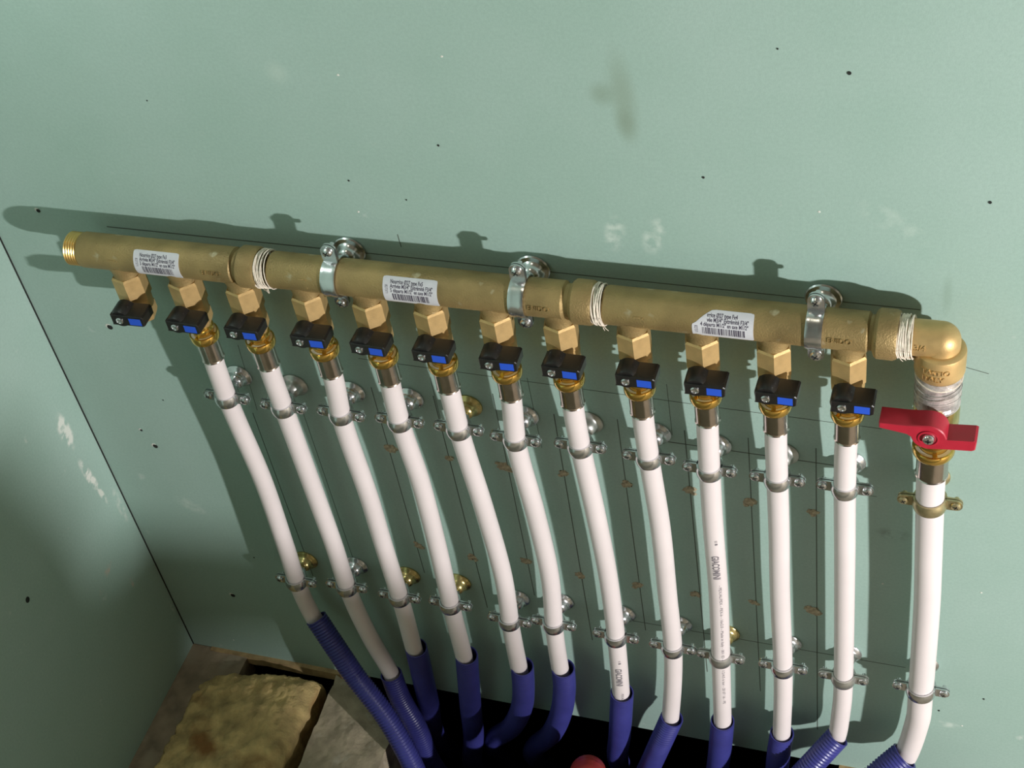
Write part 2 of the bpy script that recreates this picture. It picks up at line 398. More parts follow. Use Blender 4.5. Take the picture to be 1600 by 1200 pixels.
# torn plug holes where anchors were pulled out
for i, (px, py) in enumerate([(611, 701), (702, 716), (787, 729), (881, 739), (980, 756), (1076, 765), (1171, 784), (1272, 800),
                              (654, 852), (737, 870), (822, 877), (906, 899), (997, 914), (1086, 927), (1177, 941), (1272, 955)]):
    p = at(px, py, 0); mb = MB(); rnd = random.Random(i)
    k = 0.55 + 0.45 * rnd.random()
    mb.blob((0, 0, 0), (0.0058 * k, 0.0010, 0.0050 * k), 0.35, i, 11, 7)
    for q in range(3):
        mb.blob((rnd.uniform(-.006, .006) * k, -0.0003, rnd.uniform(-.005, .005) * k), (0.0024, 0.0009, 0.0018), 0.4, i * 7 + q, 7, 5)
    mb.build('torn_plug_hole', 'plug', wall_back, p)
# screw holes and screw heads
def screw_hole(p, n, r, el=1.0, rim=True):
    mb = MB(); prof = [(r * 1.0, 0.00005), (r * 0.98, 0.0004), (r * 0.7, 0.0003)]
    mb.lathe(prof, (0, 0, 0), n, 12); par = wall_back if abs(n[1]) > 0.5 else wall_left
    o = mb.build('screw_hole', 'dark', par, p); o.scale = (1, 1, el)
    if rim:
        c = MB().lathe([(r * 1.3, 0.0), (r * 1.2, 0.00022), (r * 0.95, 0.0002)], (0, 0, 0), n, 12).build('paper_burr', 'plaster', par, p)
        c.scale = (0.9, 1, 0.8 * el); c.location = Vector(p) + Vector((-0.0012, 0, 0.0008) if abs(n[1]) > 0.5 else (0, 0.0010, 0.001))
for px, py, r in [(172, 511, .0026), (243, 697, .0024), (364, 930, .0025), (221, 672, .0012), (60, 329, .0018)]:
    screw_hole(at(px, py, 0), (0, -1, 0), r, 1.0)
for px, py, r in [(1327, 114, .0013), (1099, 277, .0009), (1547, 316, .0011), (545, 282, .0007), (685, 227, .0008), (635, 312, .0006), (1537, 1092, .0009), (1467, 1110, .0009),
                  (1215, 76, .0006), (230, 157, .0005), (397, 871, .0007), (255, 625, .0006)]:
    screw_hole(at(px, py, 0), (0, -1, 0), r, 1.0, False)
screw_hole(at_x(43, 937, 0), (1, 0, 0), .0026, 1.2, False)
for px, py in [(1280, 331), (1503, 1134), (1379, 912), (560, 331), (690, 88), (528, 117), (1533, 926), (365, 1000)]:
    MB().blob((0, 0, 0), (0.0010, 0.0004, 0.0008), 0.3, px, 8, 5).build('plaster_fleck', 'plaster', wall_back, at(px, py, 0))

# ------------------------------------------------------------------ brass manifold sections
XP = [at(x, y, -0.040).x for x, y in zip([186, 275, 366, 470, 566, 662.5, 766, 867.5, 982.5, 1090.6, 1204, 1322], [435, 445, 456, 469, 480, 491, 502, 514, 526, 540, 553, 564])]
ZN = 0.5718       # lower end of the outlet necks
RB = 0.0139       # body radius
def wrap_x(r, xc, ang):
    """2D (u right, v up, w out) on a horizontal cylinder about the manifold axis; ang: 0 faces the room, + is upward"""
    def f(p):
        t = ang + p.y / r; rr = r + p.z
        return (xc + p.x, -math.cos(t) * rr, math.sin(t) * rr)
    return f
def wrapped(name, m, parent, data, f, off=(0, 0, 0)):
    vs, fs = data; o = Vector(off); mb = MB(); mb.add([f(v + o) for v in vs], fs); return mb.build(name, m, parent, smooth=False)
def sticker(root, xc, ang, width, height, lines, torn=False):
    r = RB + 0.00012
    mb = MB(); nx, ny = 16, 14; vs = []; fs = []
    for thick in (0, 1):
        for j in range(ny + 1):
            for i in range(nx + 1):
                u = -width / 2 + width * i / nx; v = -height / 2 + height * j / ny
                # rounded corners
                cu = width / 2 - abs(u); cv = height / 2 - abs(v); c = 0.0016
                if cu < c and cv < c:
                    d = math.hypot(c - cu, c - cv)
                    if d > c: k = c / d; u = math.copysign(width / 2 - c + (c - cu) * k, u); v = math.copysign(height / 2 - c + (c - cv) * k, v)
                if torn and u < -width * 0.18:
                    lim = height * 0.5 - (-width * 0.18 - u) / (width * 0.32) * height * 0.52
                    v = min(v, lim + 0.0005 * math.sin(u * 5200))
                vs.append(wrap_x(r + (0.00008 if thick else -0.0004), xc, ang)(Vector((u, v, 0))))
    n = (nx + 1) * (ny + 1)
    for j in range(ny):
        for i in range(nx):
            a = j * (nx + 1) + i; fs.append((n + a, n + a + 1, n + a + nx + 2, n + a + nx + 1))
    edge = [i for i in range(nx + 1)] + [j * (nx + 1) + nx for j in range(1, ny + 1)] + [ny * (nx + 1) + i for i in range(nx - 1, -1, -1)] + [j * (nx + 1) for j in range(ny - 1, 0, -1)]
    for a, b in zip(edge, edge[1:] + edge[:1]): fs.append((a, b, n + b, n + a))
    lab = mb.add(vs, fs).build('paper_label', 'label', root)
    lab['label'] = 'white paper label with printed lines and barcode'
    rr = r + 0.00012
    for k, s in enumerate(lines):
        data = text_data(s, 0.0042, 0.0, 0.80, 0.00010)
        wid = max(v.x for v in data[0]); tgt = width * (0.60 if k == 0 else 0.78); q = tgt / wid
        data = ([Vector((v.x * q, v.y, v.z)) for v in data[0]], data[1])
        x0 = -width * 0.36
        if torn and k < 2:
            cut = [0.10, 0.10][k] * width
            keep = [i for i, fc in enumerate(data[1]) if all(data[0][v].x > cut for v in fc)]
            data = (data[0], [data[1][i] for i in keep])
        wrapped('lettering', 'label_ink', lab, data, wrap_x(rr, xc, ang), (x0, height * (0.275 - 0.145 * k), 0))
    data = text_data('827371', 0.0030, 0.0, 0.8)
    vs = [Vector((v.y, -v.x, 0)) for v in data[0]]
    wrapped('lettering', 'label_ink', lab, (vs, data[1]), wrap_x(rr, xc, ang), (-width * 0.455, height * (-0.02 if torn else 0.22), 0))
    bars = MB(); rnd = random.Random(int(xc * 1e4)); x = -width * 0.33
    while x < width * 0.34:
        bw = rnd.choice([0.00035, 0.00035, 0.0007, 0.001])
        f = wrap_x(rr, xc, ang); ya, yb = -height * 0.34, -height * 0.06
        ys = [ya + (yb - ya) * q / 8 for q in range(9)]; bars.add([f(Vector((x + d, yy, 0.00003))) for yy in ys for d in (0, bw)], [(2 * q, 2 * q + 1, 2 * q + 3, 2 * q + 2) for q in range(8)])
        x += bw + rnd.choice([0.0003, 0.0004, 0.0007])
    bars.build('barcode', 'label_ink', lab, smooth=False)
def hemp(parent, x0, x1, r, seed, n=9, drift=0.0):
    rnd = random.Random(seed); mb = MB()
    for k in range(n):
        xb = x0 + (x1 - x0) * (k + 0.5) / n; tl = rnd.uniform(-.0012, .0012); ph = rnd.uniform(0, 6.28); pts = []
        for i in range(33):
            t = 2 * math.pi * i / 32
            rr = r + 0.0004 * math.sin(3 * t + ph) + rnd.uniform(0, .0003)
            pts.append((xb + tl * math.cos(t) + 0.0004 * math.sin(2 * t + ph) + drift * math.sin(t), -rr * math.cos(t), rr * math.sin(t)))
        mb.tube(pts, rnd.uniform(.00035, .0007), 5, False)
    for k in range(5):   # frayed ends hanging below the joint
        x = x0 + (x1 - x0) * rnd.random(); t = R(rnd.uniform(-75, -40))
        a = Vector((x, -r * math.cos(t), r * math.sin(t))); b = a + Vector((rnd.uniform(.001, .006), -0.0015, rnd.uniform(-.005, -.001)))
        mb.tube([a, (a + b) / 2 + Vector((0, -.0006, 0)), b], [.0004, .00035, .00015], 5)
    o = mb.build('sealing_thread', 'hemp', parent); o['label'] = 'white sealing thread wound round the joint'; return o

def section(x0, x1, xg, xc1, ports, label, male, lab, emb_x, collar_r, bumps):
    """x0..x1 body, groove to xg, collar xg..xc1; local origin on the axis at x0"""
    root = thing('brass_manifold', (x0, -DM, ZA), label, 'manifold', 'brass manifold sections screwed end to end')
    L = lambda x: x - x0
    mb = MB()
    ex = (1, 0, 0)
    prof = [(RB - 0.0016, 0.0), (RB - 0.0006, 0.0006), (RB, 0.0020), (RB, L(x1) - 0.0006), (RB - 0.0007, L(x1)), (RB - 0.0018, L(x1) + 0.0010),
            (RB - 0.0018, L(xg) - 0.0016), (collar_r - 0.0014, L(xg)), (collar_r, L(xg) + 0.0018), (collar_r, L(xc1) - 0.0022), (collar_r - 0.0010, L(xc1)), (RB - 0.003, L(xc1) + 0.0002)]
    mb.lathe(prof, (0, 0, 0), ex, 40)
    for px in ports:
        nk = [(0.0128, -0.006), (0.0120, -0.0100), (0.01105, -0.0127), (0.0106, -0.0145), (0.0106, -(ZA - ZN) - 0.0026), (0.0101, -(ZA - ZN) - 0.0032)]
        mb.lathe([(r, -h) for r, h in nk], (L(px), 0, 0), (0, 0, -1), 30)
    for bx, a in bumps:    # small casting marks
        for k, (du, dv, wu, wv) in enumerate(((-.004, 0, .0022, .0004), (.0, -.004, .0004, .0042))):
            f = wrap_x(RB - 0.0002, L(bx), R(a))
            q = [f(Vector((du + sx * wu, dv + sy * wv, z))) for z in (0, .0006) for sx, sy in ((-1, -1), (1, -1), (1, 1), (-1, 1))]
            mb.add(q, [(3, 2, 1, 0), (4, 5, 6, 7), (0, 1, 5, 4), (1, 2, 6, 5), (2, 3, 7, 6), (3, 0, 4, 7)])
    mb.build('body', 'brass', root)
    if male:
        tp = []
        h = 0.0; ln = male
        while h > -ln: tp += [(0.0122, h), (0.0132, h - 0.0009), (0.0132, h - 0.0012), (0.0122, h - 0.0020)]; h -= 0.0022
        tp += [(0.0120, -ln - 0.0006), (0.0090, -ln - 0.0006), (0.0090, -ln + 0.02)]
        MB().lathe(tp, (0, 0, 0), ex, 40).build('thread', 'bright_brass', root)
    if emb_x:
        e = wrapped('raised_lettering', 'brass', root, text_data('ENIDO', 0.0052, 0.0007, 1.0), wrap_x(RB, L(emb_x), R(2)))
    if lab: sticker(root, L(lab[0]), R(lab[1]), lab[2], lab[3], lab[4], lab[5])
    return root
X = lambda px, py=None: at(px, py if py else 375 + px * 0.11, -DM).x
sxs = [X(131), X(427), X(946)]
s1 = section(sxs[0], X(371), X(379), X(409), XP[:3], 'leftmost brass manifold section with bare threaded end and three outlets', 0.0095,
             (X(262, 412), 14, 0.0385, 0.0230, ['Nourrice \u00d827 type Fx3', 'Arriv\u00e9e M3/4" Extr\u00e9mit\u00e9 F3/4"', '3 d\u00e9parts M1/2" en axe M1/2"'], False), X(328), 0.0160, [(X(196), 15)])
s2 = section(sxs[1], X(885), X(897), X(931), XP[3:8], 'middle brass manifold section with five outlets between the two white-threaded joints', 0,
             (X(654, 455), 14, 0.0415, 0.0230, ['Nourrice \u00d827 type Fx5', 'Arriv\u00e9e M3/4" Extr\u00e9mit\u00e9 F3/4"', '5 d\u00e9parts M1/2" en axe M1/2"'], False), X(833), 0.0160, [(X(490), 22)])
s3 = section(sxs[2], X(1358), X(1369), X(1404), XP[8:], 'rightmost brass manifold section with four outlets and torn label beside the elbow', 0,
             (X(1136, 505), 14, 0.0415, 0.0230, ['Nourrice \u00d827 type Fx4', 'Arriv\u00e9e M3/4" Extr\u00e9mit\u00e9 F3/4"', '4 d\u00e9parts M1/2" en axe M1/2"'], True), X(1297), 0.0170, [(X(1012), 15)])
hemp(s1, X(407) - sxs[0], X(428) - sxs[0], 0.0142, 3, 9, -0.0014)
hemp(s2, X(930) - sxs[1], X(947) - sxs[1], 0.0143, 4, 9, -0.0010)
hemp(s3, X(1403) - sxs[2], X(1429) - sxs[2], 0.0140, 5, 14, -0.0012)

# ------------------------------------------------------------------ outlet valves
def hexa(r, o=0.0): return [(r * math.cos(R(60 * k) + o), r * math.sin(R(60 * k) + o)) for k in range(6)]
def make_valve():
    root = thing('outlet_valve', (0, 0, 0), 'x', 'valve', 'outlet valves with black levers along the manifold')
    mb = MB()
    # upper female hexagon with chamfered ends
    ph = R(12)
    for a, b, r in ((-0.0028, -0.0265, 0.0131),):
        mb.lathe([(r * 0.90, a), (r, a - 0.0016), (r, b), (r * 0.86, b - 0.002)], (0, 0, 0), (0, 0, 1), 6, True, ph)
    mb.lathe([(0.0112, -0.024), (0.0116, -0.030), (0.0112, -0.037)], (0, 0, 0), (0, 0, 1), 24)          # ball chamber
    mb.lathe([(0.0098, -0.033), (0.0119, -0.036), (0.0119, -0.0450), (0.0105, -0.0485)], (0, 0, 0), (0, 0, 1), 6, True, ph)   # lower hexagon
    mb.build('body', 'valve_brass', root, sharp=20)
    zc = -0.0262
    MB().lathe([(0.0052, 0.008), (0.0052, 0.0145)], (0, 0, zc), (0, -1, 0), 16).build('stem', 'valve_brass', root)
    # lever: round hub plus a paddle to the right
    lv = MB()
    hub = []
    for k in range(13):
        t = R(62 + (360 - 124) * k / 12); hub.append((0.0082 * math.cos(t), 0.0078 * math.sin(t)))
    f0, f1 = -0.0298, -0.0140
    arc = [(0.0078 * math.cos(R(t)), 0.0078 * math.sin(R(t))) for t in range(40, 321, 20)]
    body = [(-0.0072, -0.0050), (0.0195, -0.0050), (0.0208, -0.0040), (0.0212, 0.0036), (0.0200, 0.0048), (-0.0072, 0.0048)]
    lv.prism(body, f0, f1, 'xz', 0.0006)
    lv.lathe([(0.0078, 0.0142), (0.0085, 0.0150), (0.0085, 0.0258), (0.0074, 0.0285)], (0, 0, 0), (0, -1, 0), 26)
    lv.box((-0.0074, f0 + 0.0004, -0.0054), (0.0050, f1, -0.0046))
    lev = lv.build('lever', 'black', root, (0, 0, zc)); lev['label'] = 'black plastic lever'
    MB().box((0.0082, f0 - 0.00012, -0.0038), (0.0185, f0 + 0.0008, 0.0028)).build('blue_marker', 'blue_tag', lev, smooth=False)
    sc = MB().lathe([(0.0031, f0 * -1 - 0.001), (0.0031, f0 * -1 + 0.0005), (0.0022, f0 * -1 + 0.0009), (0.0021, f0 * -1 + 0.0004), (0.0010, f0 * -1 + 0.0001)], (0, 0, 0), (0, -1, 0), 16)
    s = sc.build('screw', 'zinc', lev, (0.0, 0, -0.0005))
    return root
v0 = make_valve()
for i in range(12):
    v = v0 if i == 0 else copy_tree(v0)
    v.location = (XP[i], -DM, ZN)
    v.rotation_euler.z = R([1.5, -1, 0.5, 1, -1.5, 0, 2, -1, 0, 1, -1, 0.5][i])
    v['label'] = ('leftmost black-levered brass valve, with nothing connected below it' if i == 0 else
                  'rightmost black-levered brass valve, dusty, next to the red-handled valve' if i == 11 else
                  '%s black-levered brass valve from the left, above a white pipe' % ORD[i])

# ------------------------------------------------------------------ press fittings
def make_fitting(k=1.0, kz=1.0):
    root = thing('press_fitting', (0, 0, 0), 'x', 'pipe fitting', 'press fittings under the outlet valves')
    mb = MB()
    mb.lathe([(0.0074 * k, 0.004), (0.0086 * k, -0.001), (0.0086 * k, -0.0030), (0.0096 * k, -0.0036), (0.0096 * k, -0.0054), (0.0080 * k, -0.0062), (0.0080 * k, -0.0112),
              (0.0103 * k, -0.0114), (0.0105 * k, -0.0098), (0.0115 * k, -0.0100), (0.0118 * k, -0.0112), (0.0118 * k, -0.0152), (0.0110 * k, -0.0172), (0.0092 * k, -0.0182)], (0, 0, 0), (0, 0, 1), 32)
    for q in range(4):
        t = R(-80 + 90 * q); c = Vector((math.cos(t), math.sin(t), 0)) * 0.0093 * k
        u = Vector((-math.sin(t), math.cos(t), 0)) * 0.0016; n = Vector((math.cos(t), math.sin(t), 0)) * 0.0014 * k
        vs = [c + a * u + b * n + Vector((0, 0, z)) for z in (-0.0096, -0.0116) for a, b in ((-1, -1), (1, -1), (1, 1), (-1, 1))]
        mb.add(vs, [(0, 1, 2, 3), (7, 6, 5, 4), (0, 4, 5, 1), (1, 5, 6, 2), (2, 6, 7, 3), (3, 7, 4, 0)])
    mb.build('brass_collar', 'gold', root)
    MB().lathe([(0.0082 * k, -0.0113), (0.0082 * k, -0.0102), (0.0103 * k, -0.0104), (0.0103 * k, -0.0113)], (0, 0, 0), (0, 0, 1), 28).build('insulating_ring', 'white_ring', root)
    b = -0.0178 - 0.0212 * kz
    MB().lathe([(0.0089 * k, -0.0172), (0.0089 * k, b + 0.0042), (0.0089 * k, b + 0.0020), (0.0089 * k, b + 0.0010), (0.0094 * k, b + 0.0002), (0.0090 * k, b), (0.0078 * k, b)],
               (0, 0, 0), (0, 0, 1), 32).build('steel_sleeve', 'steel', root)
    return root
ZF = ZN - 0.0485
f0 = make_fitting()
for i in range(1, 12):
    f = f0 if i == 1 else copy_tree(f0)
    f.location = (XP[i], -DM, ZF); f.rotation_euler.z = random.uniform(-0.9, 0.9)
    f['label'] = 'polished brass press fitting with steel sleeve below the %s valve from the left' % ORD[i]

# ------------------------------------------------------------------ pipes, conduits, clamps
RP = 0.0081
# pixel centre lines: junction, clamp1, two mid points, clamp2, end at the conduit
PIPES = [
 [(333.4, 569), (360, 634), (410.6, 750), (445, 850), (468.7, 921), (492.5, 969)],
 [(420.6, 582.5), (447.5, 649), (493.7, 775), (521, 850), (547.5, 930), (578, 995), (610, 1050)],
 [(521.9, 594.7), (536, 660), (576, 775), (598.7, 850), (628.7, 946), (647.5, 1016)],
 [(609, 609.7), (628.4, 671), (656, 750), (682.5, 850), (707.5, 957.5), (726, 1031)],
 [(705, 621), (720.5, 683.5), (758, 800), (786, 900), (798.9, 982.7), (812, 1048)],
 [(796.9, 629), (808, 699.7), (836, 800), (859, 900), (866.7, 988), (877, 1054.7)],
 [(897.5, 649), (909.7, 711), (930, 800), (950, 900), (964, 1008), (970.7, 1089)],
 [(1005, 664), (1016, 728.7), (1032, 825), (1042.5, 925), (1052, 1025), (1046.7, 1128)],
 [(1103.7, 676), (1109.5, 747.5), (1114.5, 825), (1122.5, 925), (1126.7, 1040), (1129, 1133)],
 [(1211, 691), (1215, 762.5), (1217, 825), (1218.7, 925), (1223.7, 1056), (1221, 1150)],
 [(1319, 706), (1320, 776), (1320, 875), (1317.5, 1072.5), (1314, 1112.5), (1305, 1157)],
 [(1454, 755), (1452.5, 802.5), (1450.6, 875), (1448, 950), (1437.5, 1094), (1434, 1125), (1412, 1185)],
]
C2 = [4, 4, 4, 4, 4, 4, 4, 4, 4, 4, 3, 4]
# conduit centre lines in pixels with their distance from the wall, then free end offsets down into the opening
CONDUITS = [
 [(494, 966, .026), (530, 1020, .038), (555, 1057, .046), (600.5, 1116, .061), (632, 1169, .076), (650, 1208, .086)],
 [(611, 1053, .027), (625, 1090, .031), (650, 1135, .036), (674, 1192, .038)],
 [(650, 1012, .025), (661, 1060, .018), (670, 1100, .010), (679, 1145, -.004)],
 [(729, 1024, .025), (735, 1100, .018), (740, 1150, .006), (738, 1190, -.015)],
 [(816, 1041, .026), (818, 1075, .024), (815, 1105, .018), (800, 1135, .010), (775, 1152, -.002)],
 [(880, 1044, .026), (882, 1075, .025), (877, 1112, .019), (862, 1145, .010), (838, 1165, -.002)],
 [(972, 1082, .026), (970, 1120, .023), (968, 1150, .016), (965, 1182, -.002)],
 [(1050, 1121, .027), (1036, 1152, .031), (1020, 1187, .030), (1004, 1222, .020)],
 [(1129, 1126, .026), (1126, 1160, .024), (1121, 1200, .015), (1112, 1235, -.005)],
 [(1222, 1145, .026), (1217, 1175, .024), (1213, 1212, .012), (1210, 1245, -.008)],
 [(1309, 1151, .028), (1280, 1182, .040), (1248, 1216, .052), (1222, 1245, .060)],
 [(1414, 1181, .030), (1382, 1207, .042), (1345, 1238, .058), (1315, 1268, .066)],
]
def depth(z):        # pipe axis distance from the wall: follows the valve, then settles in its clamps
    t = min(1, max(0, (0.49 - z) / 0.06)); t = t * t * (3 - 2 * t)
    return DM + (DP - DM) * t
def pt(px, py):
    d = DP
    for _ in range(3): p = at(px, py, -d); d = depth(p.z)
    return at(px, py, -d)
def x_at(path, z):
    best = min(path, key=lambda p: abs(p.z - z)); return best
def make_clamp(rp, mring, mros, mscrew, d):
    """ring round a vertical pipe of radius rp; local origin at the ring centre; wall at y = d"""
    root = thing('pipe_clamp', (0, 0, 0), 'x', 'pipe clamp')
    h = 0.0050; ri = rp + 0.0002; ro = rp + 0.0014
    xe = ro + 0.0115; xs = ro + 0.0068
    def half(sg, name):
        mb = MB(); n = 16; vs = []; fs = []
        prof = [(ri, -h), (ro + 0.0002, -h), (ro + 0.0009, -h * 0.45), (ro + 0.0010, 0), (ro + 0.0009, h * 0.45), (ro + 0.0002, h), (ri, h)]
        m = len(prof)
        for i in range(n + 1):
            t = math.pi * i / n
            for r, z in prof: vs.append((r * math.cos(t), sg * (r * math.sin(t) + 0.0004), z))
        for i in range(n):
            for k in range(m): fs.append((i * m + k, i * m + (k + 1) % m, (i + 1) * m + (k + 1) % m, (i + 1) * m + k))
        mb.add(vs, fs)
        for sx in (-1, 1):
            pl = [(sx * (ri + 0.0004), -h), (sx * xs, -h)] + [(sx * (xs + (xe - xs) * math.cos(R(t))), h * math.sin(R(t))) for t in range(-75, 76, 15)] + [(sx * xs, h), (sx * (ri + 0.0004), h)]
            mb.prism(pl, sg * 0.0004, sg * 0.0018)
        return mb.build(name, mring, root)
    half(-1, 'front_strap'); half(1, 'back_strap')
    for sx in (-1, 1):
        s = MB().lathe([(0.0017, -0.0058), (0.0017, 0.0016), (0.0033, 0.0018), (0.0036, 0.0023), (0.0034, 0.0031), (0.0024, 0.0037), (0.0010, 0.0039)], (0, 0, 0), (0, -1, 0), 16).build('screw', mscrew, root, (sx * xs, 0, 0))
        MB().box((-0.0018, -0.0041, -0.00035), (0.0018, -0.0033, 0.00035)).box((-0.00035, -0.0041, -0.0018), (0.00035, -0.0033, 0.0018)).build('cross_slot', 'dark', s, smooth=False).rotation_euler = (0, R(25 * sx), 0)
    MB().lathe([(0.0046, 0), (0.0046, 0.0035), (0.0030, 0.0042), (0.0030, d - rp - 0.006)], (0, ri + 0.0008, 0), (0, 1, 0), 16).build('rod', mscrew, root)
    rosette(root, mros, d, 0.0118)
    return root
def rosette(root, m, d, r):
    MB().lathe([(0.0032, d - 0.0112), (0.0048, d - 0.0108), (0.0066, d - 0.0090), (0.0074, d - 0.0066), (0.0079, d - 0.0046), (0.0092, d - 0.0030), (r - 0.0008, d - 0.0022), (r, d - 0.0012), (r, d - 0.0002)],
               (0, 0, 0), (0, 1, 0), 30).build('wall_rosette', m, root)
protos = {}
def clamp(loc, rp, label, group, ring='zinc', ros='zinc', tilt=0.0):
    key = (rp, ring, ros)
    if key not in protos:
        c = protos[key] = make_clamp(rp, ring, ros, 'bronze_zinc' if ring == 'bronze_zinc' else 'zinc', DP)
    else: c = copy_tree(protos[key])
    c.location = loc; c.rotation_euler = (0, tilt, 0); tag(c, label, 'pipe clamp', group); return c
def print_on(root, path, s0, text, size, narrow, ang, bold=0.0, name='printed_lettering', length=None):
    """text reading down the pipe, letter tops to the right"""
    vs, fs = text_data(text, size, 0.0, narrow, bold); L0 = [0.0]
    for a, b in zip(path, path[1:]): L0.append(L0[-1] + (b - a).length)
    q = (length / max(v.x for v in vs)) if length else 1
    out = []
    for v in vs:
        s = s0 + v.x * q; i = 0
        while i < len(L0) - 2 and L0[i + 1] < s: i += 1
        T = (path[i + 1] - path[i]).normalized(); c = path[i] + T * (s - L0[i])
        fr = Vector((0, -1, 0)); fr = (fr - T * fr.dot(T)).normalized(); rt = fr.cross(T).normalized()
        if rt.x < 0: rt = -rt
        t = ang + (v.y - size * 0.36) / RP; r = RP + 0.00010
        out.append(c + (fr * math.cos(t) + rt * math.sin(t)) * r)
    return MB().add([p - Vector(root.location) for p in out], fs).build(name, 'ink', root, smooth=False)
BIG = 11
ros2 = {0: 'yellow_zinc', 2: 'yellow_zinc', 3: 'yellow_zinc', 8: 'yellow_zinc'}
ros1 = {4: 'yellow_zinc', 6: 'zinc_dull', 9: 'zinc_dull', 1: 'zinc_dull'}
rng2 = {8: 'zinc_dull', 10: 'zinc_dull'}
for i, px in enumerate(PIPES):
    rp = 0.0102 if i == BIG else RP
    P = [pt(*q) for q in px]
    top = Vector((XP[i + 1], -DM, ZF - 0.034)) if i < BIG else Vector((0.7468, -DM, 0.470))
    # ease the measured line onto the fitting axis
    P[0] = Vector(((P[0].x + top.x) / 2, P[0].y, P[0].z)) if abs(P[0].x - top.x) > 0.001 else P[0]
    cd_ = [at(a, b, -c) for a, b, c in CONDUITS[i]]
    body = [top + Vector((0, 0, 0.006)), top] + [p for p in P if p.z < top.z - 0.008] + [cd_[1].lerp(P[-1], 0.4)]
    path = spline(body, 0.006)
    name = ('thick white supply pipe on the right below the red-handled valve' if i == BIG else '%s white water pipe from the left' % ORD[i])
    if i == 6: name = 'seventh white water pipe from the left, with lettering just above its blue conduit'
    if i == 8: name = 'ninth white water pipe from the left, with long grey lettering'
    base = Vector(path[-1])
    pr = thing('water_pipe', base, name, 'pipe', 'white water pipes' if i < BIG else None) if i in (6, 8) else None
    mb = MB().tube([p - base for p in path], rp, 24)
    if pr: mb.build('tube', 'pipe', pr)
    else:
        o = mb.build('water_pipe', 'pipe', None, base); tag(o, name, 'pipe', 'white water pipes' if i < BIG else None)
    tot = sum((b - a).length for a, b in zip(path, path[1:]))
    def arc_of(py_px):
        z = pt(*py_px).z; s = 0
        for a, b in zip(path, path[1:]):
            if b.z < z: return s
            s += (b - a).length
        return s
    if i == 8:
        print_on(pr, path, arc_of((1120, 840)), '03 \u25a0', 0.0030, 0.9, R(24), 0.0)
        print_on(pr, path, arc_of((1118, 857)), 'GIACOMINI', 0.0080, 0.5, R(14), 0.00025, length=0.030)
        print_on(pr, path, arc_of((1121, 904)), '- PEX/AL/PEX - PEX-b - 16x2.0 - Made in Italy - 001 ID - Classe 1/2/4/5 6 bar - 20 07 16 - PE', 0.0034, 0.9, R(27), 0.0, length=0.172)
    if i == 6:
        print_on(pr, path, arc_of((966, 1022)), '15 \u25a0', 0.0030, 0.9, R(24), 0.0)
        print_on(pr, path, arc_of((967, 1037)), 'GIACOMINI', 0.0080, 0.5, R(14), 0.00025, length=0.027)
        print_on(pr, path, arc_of((970, 1073)), '- PEX/AL', 0.0034, 0.9, R(27), 0.0)
    # clamps
    ci = [1, C2[i]]
    for k in range(2):
        q = px[ci[k]]; z = at(q[0], q[1], -DP - rp - 0.0015).z
        c = min(path, key=lambda p: abs(p.z - z)); j = path.index(c)
        T = (path[min(j + 1, len(path) - 1)] - path[max(j - 1, 0)]).normalized()
        ring = 'zinc'; ros = (ros1 if k == 0 else ros2).get(i, 'zinc')
        if k == 1: ring = rng2.get(i, 'zinc')
        if i == BIG: ring = ros = 'bronze_zinc' if k == 0 else 'zinc'
        who = 'the thick right-hand supply pipe' if i == BIG else 'the %s white pipe from the left' % ORD[i]
        lab = '%s %s pipe clamp with wall rosette on %s' % ('upper' if k == 0 else 'lower', {'bronze_zinc': 'bronze-coloured', 'zinc_dull': 'dull grey'}.get(ring, 'zinc'), who)
        clamp(Vector((c.x, -DP, z)), rp, lab, 'pipe clamps, %s row' % ('upper' if k == 0 else 'lower'), ring, ros, math.atan2(-T.x, -T.z) * 0.6)
    # conduit
    ro, ri_ = (0.0136, 0.0118) if i == BIG else (0.0108, 0.0096)
    e = cd_[-1]; dr = (cd_[-1] - cd_[-2]).normalized()
    h = Vector((dr.x, dr.y, 0))
    if CONDUITS[i][-1][2] > 0.05: tail = [e + dr * 0.02 + Vector((0, 0, -0.02)), e + dr * 0.03 + Vector((0, 0.005, -0.08)), e + dr * 0.03 + Vector((0, 0.02, -0.20))]
    else: tail = [e + dr * 0.05 + Vector((0, 0.02, -0.03)), e + dr * 0.08 + Vector((0, 0.06, -0.10)), e + dr * 0.10 + Vector((0, 0.10, -0.19))]
    cp = resample(spline(cd_ + tail, 0.003), 0.00078)
    rads = []
    for j in range(len(cp)):
        ph = j % 4; rads.append(ro if ph in (0, 1) else ro - (0.0011 if i in (0, 7, 10, 11) else 0.0006))
    rads[0] = ro - 0.0002; rads[1] = ro
    mb = MB(); cb = Vector(cp[-1])
    mb.tube([p - cb for p in cp], rads, 22, False)
    # inner wall so the mouth reads as a tube
    n_in = 40
    mb.tube([p - cb for p in cp[:n_in]], ri_, 22, False)
    a0 = 0; b0 = len(cp) * 22
    mb.f += [(a0 + k, b0 + k, b0 + (k + 1) % 22, a0 + (k + 1) % 22) for k in range(22)]
    co = mb.build('corrugated_conduit', 'conduit', None, cb, sharp=60)
    tag(co, ('wide blue corrugated conduit around the thick right-hand supply pipe' if i == BIG else 'blue corrugated conduit around the %s white pipe from the left' % ORD[i]), 'conduit', 'blue corrugated conduits')

